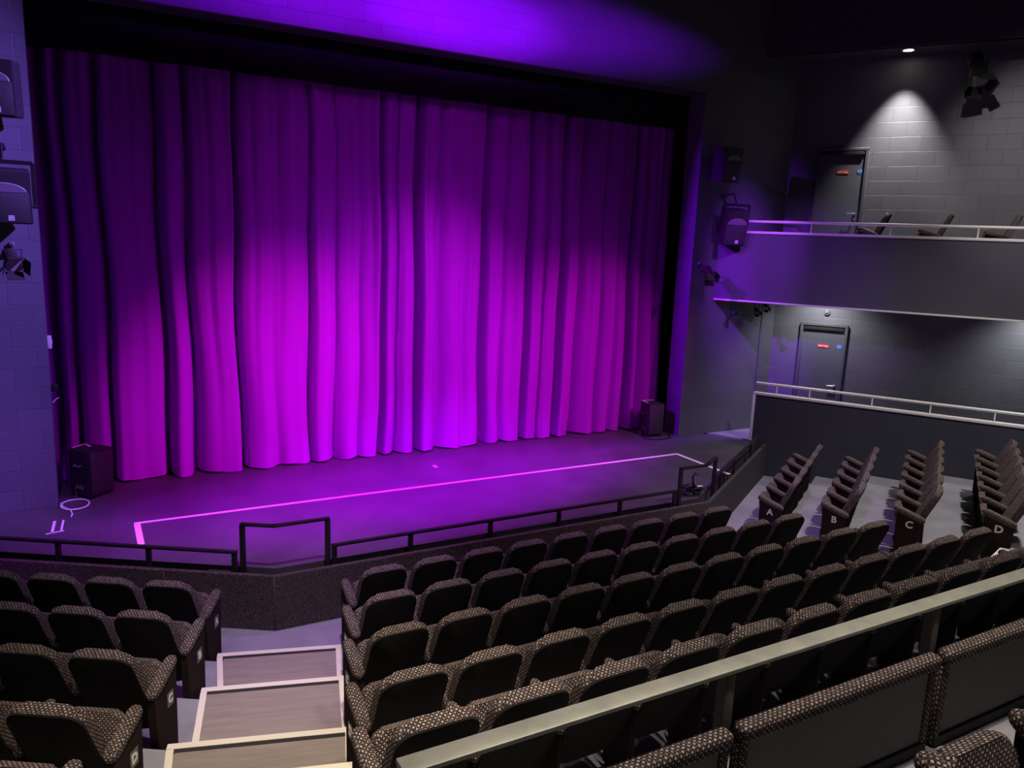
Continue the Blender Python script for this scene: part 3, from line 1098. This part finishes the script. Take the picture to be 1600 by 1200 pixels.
lantern('stage_lantern', (9.72, YP - 0.02, 3.18), (9.72, YP - 0.26, 3.03), (9.0, 8.8, 2.0), 'small black lantern low on the wall right of the stage opening', 0.24, 0.09)
lantern('stage_lantern', (-0.66, YP - 0.02, 3.2), (-0.66, YP - 0.26, 3.04), (-0.2, 8.8, 2.2), 'small black lantern low on the wall left of the stage opening', 0.24, 0.09)
for x, z, lab in ((10.45, 2.33, 'first from the stage'), (11.06, 2.33, 'middle of the three'), (11.29, 2.41, 'nearest the corner')):
    b = Vector((x, YP - 0.19, 2.925))
    h = Vector((x, YP - 0.20, z))
    lantern('gallery_lantern', b, h, h + Vector((-0.3, -0.5, -0.35)), f'small lantern hanging under the upper gallery, {lab}', 0.11, 0.04, 'lanterns under the gallery')
b = gal(3.68, 0.86, 6.815)
lantern('moving_lantern', b, b + Vector((0, 0, -0.36)), b + Vector((-0.6, -1.0, -2.2)), 'large dark lantern hanging under the ceiling above the upper gallery', 0.46, 0.15)

# ceiling downlight (lit) and the two hidden ones of the lower gallery
def downlight(loc, label, lit=True):
    t = empty('downlight', loc)
    tag(t, label, 'light', 'recessed gallery downlights')
    bm = bmesh.new()
    K = 28
    r0, r1 = 0.075, 0.10
    a = [bm.verts.new((r0 * math.cos(2 * PI * k / K), r0 * math.sin(2 * PI * k / K), -0.004)) for k in range(K)]
    b = [bm.verts.new((r1 * math.cos(2 * PI * k / K), r1 * math.sin(2 * PI * k / K), -0.012)) for k in range(K)]
    c = [bm.verts.new((r1 * math.cos(2 * PI * k / K), r1 * math.sin(2 * PI * k / K), 0.0)) for k in range(K)]
    for k in range(K):
        j = (k + 1) % K
        bm.faces.new((a[k], a[j], b[j], b[k]))
        bm.faces.new((b[k], b[j], c[j], c[k]))
    finish(bm, 'bezel', M['white'], t)
    bm = bmesh.new()
    cyl_bm(bm, (0, 0, -0.006), (0, 0, -0.001), 0.076, 28)
    finish(bm, 'bulb', M['lamp'], t)


downlight((12.35, 8.94, 6.84), 'bright round downlight in the ceiling above the upper gallery')
downlight((11.71, 9.60, 2.95), 'round downlight under the upper gallery by the lower door')
downlight((13.58, 6.70, 2.95), 'round downlight under the upper gallery far from the stage')

t = empty('wall_sensor', gal(1.80, WF, 2.36))
tag(t, 'small round grey sensor on the wall above the lower door', 'sensor')
bm = bmesh.new()
cyl_bm(bm, -UR * 0.0, -UR * 0.035, 0.055, 24)
finish(bm, 'base', M['door'], t)
bm = bmesh.new()
cyl_bm(bm, -UR * 0.035, -UR * 0.055, 0.035, 24, r2=0.02)
finish(bm, 'dome', M['horn'], t)

# ------------------------------------------------------------------ theatre seats
PITCH = 0.53
ZB, ZTOP, YBOT = 0.31, 0.955, 0.28
SL = Vector((0, -YBOT, ZTOP - ZB))          # up along the back
BL = SL.length
BU = SL.normalized()
BN = Vector((1, 0, 0)).cross(BU).normalized()   # towards the rear
if BN.y > 0:
    BN = -BN


def rounded_outline(wb, wt, L_, rb, rt, seg=6):
    """outline in (x, v): bottom width wb, top width wt, rounded corners"""
    pts = []
    corners = [(-wb / 2, 0, rb, PI), (wb / 2, 0, rb, 1.5 * PI), (wt / 2, L_, rt, 0), (-wt / 2, L_, rt, 0.5 * PI)]
    for x, v, r, a0 in corners:
        cx = x + (r if x < 0 else -r)
        cv = v + (r if v == 0 else -r)
        for k in range(seg + 1):
            a = a0 + (PI / 2) * k / seg
            pts.append((cx + r * math.cos(a), cv + r * math.sin(a)))
    return pts


def slab(outline, origin, U, V, Nn, d0, d1, bev, seg=3):
    bm = bmesh.new()
    lo = [bm.verts.new(origin + U * p[0] + V * p[1] + Nn * d0) for p in outline]
    hi = [bm.verts.new(origin + U * p[0] + V * p[1] + Nn * d1) for p in outline]
    f0 = bm.faces.new(lo[::-1])
    f1 = bm.faces.new(hi)
    n = len(outline)
    for i in range(n):
        bm.faces.new((lo[i], lo[(i + 1) % n], hi[(i + 1) % n], hi[i]))
    es = [e for e in bm.edges if (f0 in e.link_faces or f1 in e.link_faces)]
    if bev:
        bmesh.ops.bevel(bm, geom=es, offset=bev, segments=seg, profile=0.5, affect='EDGES', clamp_overlap=True)
    return bm


X = Vector((1, 0, 0))


def mesh_of(bm, name, m):
    o = finish(bm, name, m)
    me = o.data
    bpy.data.objects.remove(o)
    return me


org = Vector((0, YBOT, ZB))
me_back = mesh_of(slab(rounded_outline(0.47, 0.45, BL, 0.05, 0.105, 8), org, X, BU, -BN, 0.0, 0.072, 0.024, 4), 'backrest', M['weave'])
me_rear = mesh_of(slab(rounded_outline(0.464, 0.444, BL + 0.073, 0.13, 0.102, 8), org - BU * 0.08, X, BU, BN, -0.022, 0.007, 0.006, 2), 'back_panel', M['cloth'])
# raised seat pad
PU = Vector((0, 0.10, 0.36)).normalized()
PN = X.cross(PU).normalized()
me_pad = mesh_of(slab(rounded_outline(0.42, 0.40, 0.36, 0.05, 0.07), Vector((0, 0.375, 0.33)), X, PU, PN * (1 if PN.y > 0 else -1), -0.035, 0.035, 0.026, 3), 'seat_pad', M['weave'])
me_pan = mesh_of(slab(rounded_outline(0.38, 0.36, 0.30, 0.04, 0.06), Vector((0, 0.375, 0.36)), X, PU, PN * (1 if PN.y > 0 else -1), 0.022, 0.044, 0.006, 2), 'seat_pan', M['cloth'])


def arm_bm(w):
    """padded arm: a fat rounded bolster rising to the front"""
    bm = bmesh.new()
    a, b = Vector((0, 0.14, 0.580)), Vector((0, 0.49, 0.708))
    d = b - a
    x = d.normalized()
    y = Vector((1, 0, 0))
    z = x.cross(y)
    if z.z < 0:
        z = -z
    c = (a + b) / 2
    NR_, NS = 18, 18
    rings = []
    for i in range(NR_ + 1):
        s = -math.cos(PI * i / NR_)
        s = math.copysign(abs(s) ** 0.8, s)
        f = max(0.0, 1 - abs(s) ** 7) ** 0.5
        f = max(f, 0.02)
        ring = []
        for k in range(NS):
            t_ = 2 * PI * k / NS
            cx, cz = math.cos(t_), math.sin(t_)
            cx = math.copysign(abs(cx) ** 0.75, cx)
            cz = math.copysign(abs(cz) ** 0.75, cz)
            ring.append(bm.verts.new(c + x * (s * d.length / 2) + y * (cx * w / 2 * f) + z * (cz * 0.042 * f)))
        rings.append(ring)
    for A, B in zip(rings, rings[1:]):
        for k in range(NS):
            bm.faces.new((A[k], A[(k + 1) % NS], B[(k + 1) % NS], B[k]))
    bm.faces.new(rings[0][::-1])
    bm.faces.new(rings[-1])
    return bm


me_arm = mesh_of(arm_bm(0.07), 'armrest', M['weave'])
me_armend = mesh_of(arm_bm(0.09), 'armrest', M['weave'])


def side_bm(w):
    bm = bmesh.new()
    prof = [(0.16, 0.56), (0.18, 0.15), (0.25, 0.04), (0.445, 0.04), (0.46, 0.665)]
    lo = [bm.verts.new((-w / 2, p[0], p[1])) for p in prof]
    hi = [bm.verts.new((w / 2, p[0], p[1])) for p in prof]
    bm.faces.new(lo)
    bm.faces.new(hi[::-1])
    n = len(prof)
    for i in range(n):
        bm.faces.new((lo[i], hi[i], hi[(i + 1) % n], lo[(i + 1) % n]))
    bmesh.ops.bevel(bm, geom=list(bm.edges), offset=0.008, segments=2, affect='EDGES')
    return bm


me_side = mesh_of(side_bm(0.032), 'side_panel', M['panelcloth'])
me_end = mesh_of(side_bm(0.07), 'side_panel', M['panelcloth'])
bm = bmesh.new()
box_bm(bm, (0, 0.325, 0.026), (0.05, 0.17, 0.052), None, 0.006)
box_bm(bm, (0, 0.325, 0.006), (0.09, 0.22, 0.012), None, 0.003, 1)
me_foot = mesh_of(bm, 'foot', M['metalblack'])
bm = bmesh.new()
bar_bm(bm, (-0.24, 0.335, 0.34), (0.24, 0.335, 0.34), 0.04, 0.04, bev=0.006)
me_hinge = mesh_of(bm, 'hinge_bar', M['metalblack'])

SEATS = []


def child(name, me, parent, x=0.0):
    o = bpy.data.objects.new(name, me)
    o.parent = parent
    o.location = (x, 0, 0)
    COL.objects.link(o)
    return o


def make_seat(left_arm, right_arm, left_end, right_end):
    t = empty('theatre_seat', (0, 0, 0))
    b = child('backrest', me_back, t)
    child('back_panel', me_rear, b)
    p = child('seat_pad', me_pad, t)
    child('seat_pan', me_pan, p)
    child('hinge_bar', me_hinge, t)
    for on, sx, end in ((left_arm, -1, left_end), (right_arm, 1, right_end)):
        if on:
            child('armrest', me_armend if end else me_arm, t, sx * PITCH / 2)
            sp = child('side_panel', me_end if end else me_side, t, sx * PITCH / 2)
            child('foot', me_foot, sp)
    return t


PROTO = {}


def copy_tree(o, parent=None):
    c = o.copy()
    COL.objects.link(c)
    if parent:
        c.parent = parent
    for ch in list(o.children):
        copy_tree(ch, c)
    return c


def seat(kind, loc, rz, label, group):
    """kind: (left_arm, right_arm, left_end, right_end)"""
    if kind not in PROTO:
        PROTO[kind] = make_seat(*kind)
        o = PROTO[kind]
    else:
        o = copy_tree(PROTO[kind])
    o.location = loc
    o.rotation_euler = (0, 0, rz)
    tag(o, label, 'seat', group)
    SEATS.append(o)
    return o


ORD = ['first', 'second', 'third', 'fourth', 'fifth', 'sixth', 'seventh', 'eighth', 'ninth', 'tenth', 'eleventh', 'twelfth', 'thirteenth']
BLOCKS = {
    'left': (PL, UL, NL, -TH, dict(A=(-0.33, 5), B=(-0.10, 4), C=(0.09, 3), D=(0.33, 2), E=(0.54, 2))),
    'centre': (PL * 0, UC, NC, 0.0, dict(A=(2.12, 9), B=(1.88, 10), C=(1.63, 11), D=(1.375, 12), E=(1.13, 13))),
    'right': (PR, UR, NR, TH, dict(A=(0.34, 5), B=(0.08, 5), C=(-0.08, 6), D=(-0.28, 6))),
}
PLAQUES = []
for bn in ('centre', 'left', 'right'):
    P, U, N_, rz, rows = BLOCKS[bn]
    for rk, (start, cnt) in rows.items():
        for j in range(cnt):
            if bn == 'left':
                along = start - (j + 0.5) * PITCH
            else:
                along = start + (j + 0.5) * PITCH
            base = P + U * along + N_ * TOP[rk] if bn != 'centre' else Vector((along, 7.61 - TOP[rk], 0))
            base = Vector((base.x, base.y, FLOOR[rk]))
            if bn == 'left':
                kind = (True, j == 0, False, j == 0)
            else:
                kind = (j == 0, True, j == 0, j == cnt - 1)
            where = {'left': 'from the aisle, left block', 'centre': 'from the left aisle, centre block', 'right': 'from its lettered end, right block'}[bn]
            lab = f'black-backed patterned seat in row {rk}, {ORD[j]} {where}'
            o = seat(kind, base, rz, lab, f'row {rk} seats of the {bn} block')
            if j == 0:
                PLAQUES.append((o, 1 if bn == 'left' else -1, rk, bn))
seat((True, True, True, False), Vector((2.28 + 0.265, 0.81, FLOOR['F'])), 0.0, 'patterned seat standing behind the grey modesty screens, nearest the viewer', 'row F seats')
for s, lab in ((2.73, 'nearest the door'), (3.66, 'middle one of three'), (4.60, 'farthest from the door')):
    p = gal(s, 0.52, 3.18)
    seat((True, True, True, True), p, TH, f'dark tip-up seat behind the upper gallery rail, {lab}', 'upper gallery seats')

bm = bmesh.new()
box_bm(bm, (0, 0, 0), (0.004, 0.085, 0.11), None, 0.001, 1)
me_plq = mesh_of(bm, 'plaque', M['plaque'])
for o, sg, rk, bn in PLAQUES:
    sp = [c for c in o.children if c.name.startswith('side_panel') and c.location.x * sg > 0][0]
    if bn != 'right':
        p = child('plaque', me_plq, sp)
        p.location = (sg * 0.0365, 0.35, 0.46)
    n = Vector((sg, 0, 0))
    text_obj('row_letter', rk, 0.085 if bn != 'right' else 0.12, M['letter'], sp, (sg * (0.0395 if bn != 'right' else 0.037), 0.35 if bn != 'right' else 0.31, 0.46 if bn != 'right' else 0.52), facing(n), bold=0.004)


# ------------------------------------------------------------------ aisle steps
def aisle_steps(mirror):
    def mx(p):
        return (9.06 - p[0], p[1]) if mirror else p
    side = 'right' if mirror else 'left'
    NOS = [((0.93, 7.08), (2.01, 6.76)), ((0.69, 6.27), (1.80, 5.95)), ((0.35, 5.31), (1.555, 4.955)), ((0.10, 4.52), (1.33, 4.16)), ((-0.15, 3.74), (1.10, 3.38))]
    ZS = [FLOOR['B'], FLOOR['C'], FLOOR['D'], FLOOR['E'], FLOOR['E'] + 0.24]
    names = ['lowest', 'second', 'third', 'fourth']
    for k in range(4):
        a, b = Vector((*NOS[k][0], 0)), Vector((*NOS[k][1], 0))
        c, d = Vector((*NOS[k + 1][0], 0)), Vector((*NOS[k + 1][1], 0))
        z = ZS[k] + 0.012
        cz = FLOOR[['A', 'B', 'C', 'D'][k]]
        t = empty('aisle_step', (*mx(((a.x + b.x) / 2, (a.y + b.y) / 2)), cz))
        tag(t, f'wood-faced aisle step with cream edging, {names[k]} of the {side} aisle', 'step', f'{side} aisle steps')
        o0 = Vector(t.location)

        def prism(bm, poly, z0, z1):
            pl = [mx((p.x, p.y)) for p in poly]
            if mirror:
                pl = pl[::-1]
            poly_bm(bm, [(p[0] - o0.x, p[1] - o0.y) for p in pl], z0 - o0.z, z1 - o0.z)
        e = (b - a).normalized()
        f = Vector((e.y, -e.x, 0))
        # tread body: inset from nosing ends
        A, B = a + e * 0.05, b - e * 0.05
        Cc, Dd = c + e * 0.17, d - e * 0.06
        Cc = A + (Cc - A) * 1.02
        Dd = B + (Dd - B) * 1.02
        bm = bmesh.new()
        prism(bm, [A, B, Dd, Cc], cz, z)
        finish(bm, 'tread', M['wood'], t, smooth=False)
        bm = bmesh.new()
        prism(bm, [a - f * 0.015, b - f * 0.015, b + f * 0.045, a + f * 0.045], z - 0.03, z + 0.006)
        finish(bm, 'nosing', M['strip'], t, smooth=False)
        bm = bmesh.new()
        prism(bm, [A + f * 0.045, B + f * 0.045, B + f * 0.085, A + f * 0.085], z - 0.02, z + 0.003)
        finish(bm, 'grip_insert', M['rubber'], t, smooth=False)
        for p, q, sgn in ((A, Cc, -1), (B, Dd, 1)):
            g = (q - p).normalized()
            w = Vector((g.y, -g.x, 0)) * (0.05 if sgn < 0 else -0.05)
            bm = bmesh.new()
            prism(bm, [p + f * 0.045, q, q + w, p + f * 0.045 + w] if sgn > 0 else [p + f * 0.045, p + f * 0.045 + w, q + w, q], z - 0.02, z + 0.005)
            finish(bm, 'side_strip', M['strip'], t, smooth=False)


aisle_steps(False)
aisle_steps(True)

# ------------------------------------------------------------------ barrier in front of the upper tier
YBAR, ZRAIL = 1.95, 1.93
x0, x1 = 0.76, 7.2
t = empty('barrier_rail', (x0, YBAR, FLOOR['F']))
tag(t, 'worn steel handrail on posts in front of the upper seating tier', 'railing')
o0 = Vector(t.location)
bm = bmesh.new()
box_bm(bm, Vector(((x0 + x1) / 2, YBAR, ZRAIL - 0.009)) - o0, (x1 - x0, 0.08, 0.018), None, 0.004, 2)
finish(bm, 'top_rail', M['steel'], t)
for i, px in enumerate((x0 + 0.025, 2.085, 3.37, 4.655, 5.94)):
    bm = bmesh.new()
    if i == 0:
        box_bm(bm, Vector((px, YBAR, (ZRAIL - 0.018 + FLOOR['F']) / 2)) - o0, (0.05, 0.07, ZRAIL - 0.018 - FLOOR['F']), None, 0.004)
    else:
        box_bm(bm, Vector((px, YBAR, (ZRAIL - 0.018 + FLOOR['F']) / 2)) - o0, (0.05, 0.05, ZRAIL - 0.018 - FLOOR['F']), None, 0.004)
    finish(bm, 'post', M['steel'] if i == 0 else M['darksteel'], t)
xs = [0.82, 2.085, 3.37, 4.655, 5.94]
nm = ['nearest the aisle', 'second from the aisle', 'third from the aisle', 'fourth from the aisle']
for i in range(4):
    a, b = xs[i] + 0.022, xs[i + 1] - 0.022
    zt = 1.705
    t = empty('modesty_screen', ((a + b) / 2, YBAR - 0.06, FLOOR['F']))
    tag(t, f'grey modesty screen with patterned carpet edging below the steel rail, {nm[i]}', 'screen', 'grey screens below the steel rail')
    w = b - a
    h = zt - FLOOR['F']
    bm = bmesh.new()
    box_bm(bm, (0, 0, h - 0.035), (w, 0.075, 0.07), None, 0.022, 4)
    for sg in (-1, 1):
        box_bm(bm, (sg * (w / 2 - 0.03), 0.008, h / 2 - 0.03), (0.06, 0.05, h - 0.08), None, 0.015, 3)
    finish(bm, 'edging', M['weave'], t)
    bm = bmesh.new()
    box_bm(bm, (0, 0.008, h / 2 - 0.02), (w - 0.08, 0.036, h - 0.045), None, 0.004, 1)
    finish(bm, 'infill', M['vinyl'], t)
    bm = bmesh.new()
    box_bm(bm, (0, 0.008, 0.03), (w - 0.02, 0.06, 0.06), None, 0.006, 1)  # black strip painted in for the shadow along the screen's foot
    finish(bm, 'base_shade', M['black'], t)
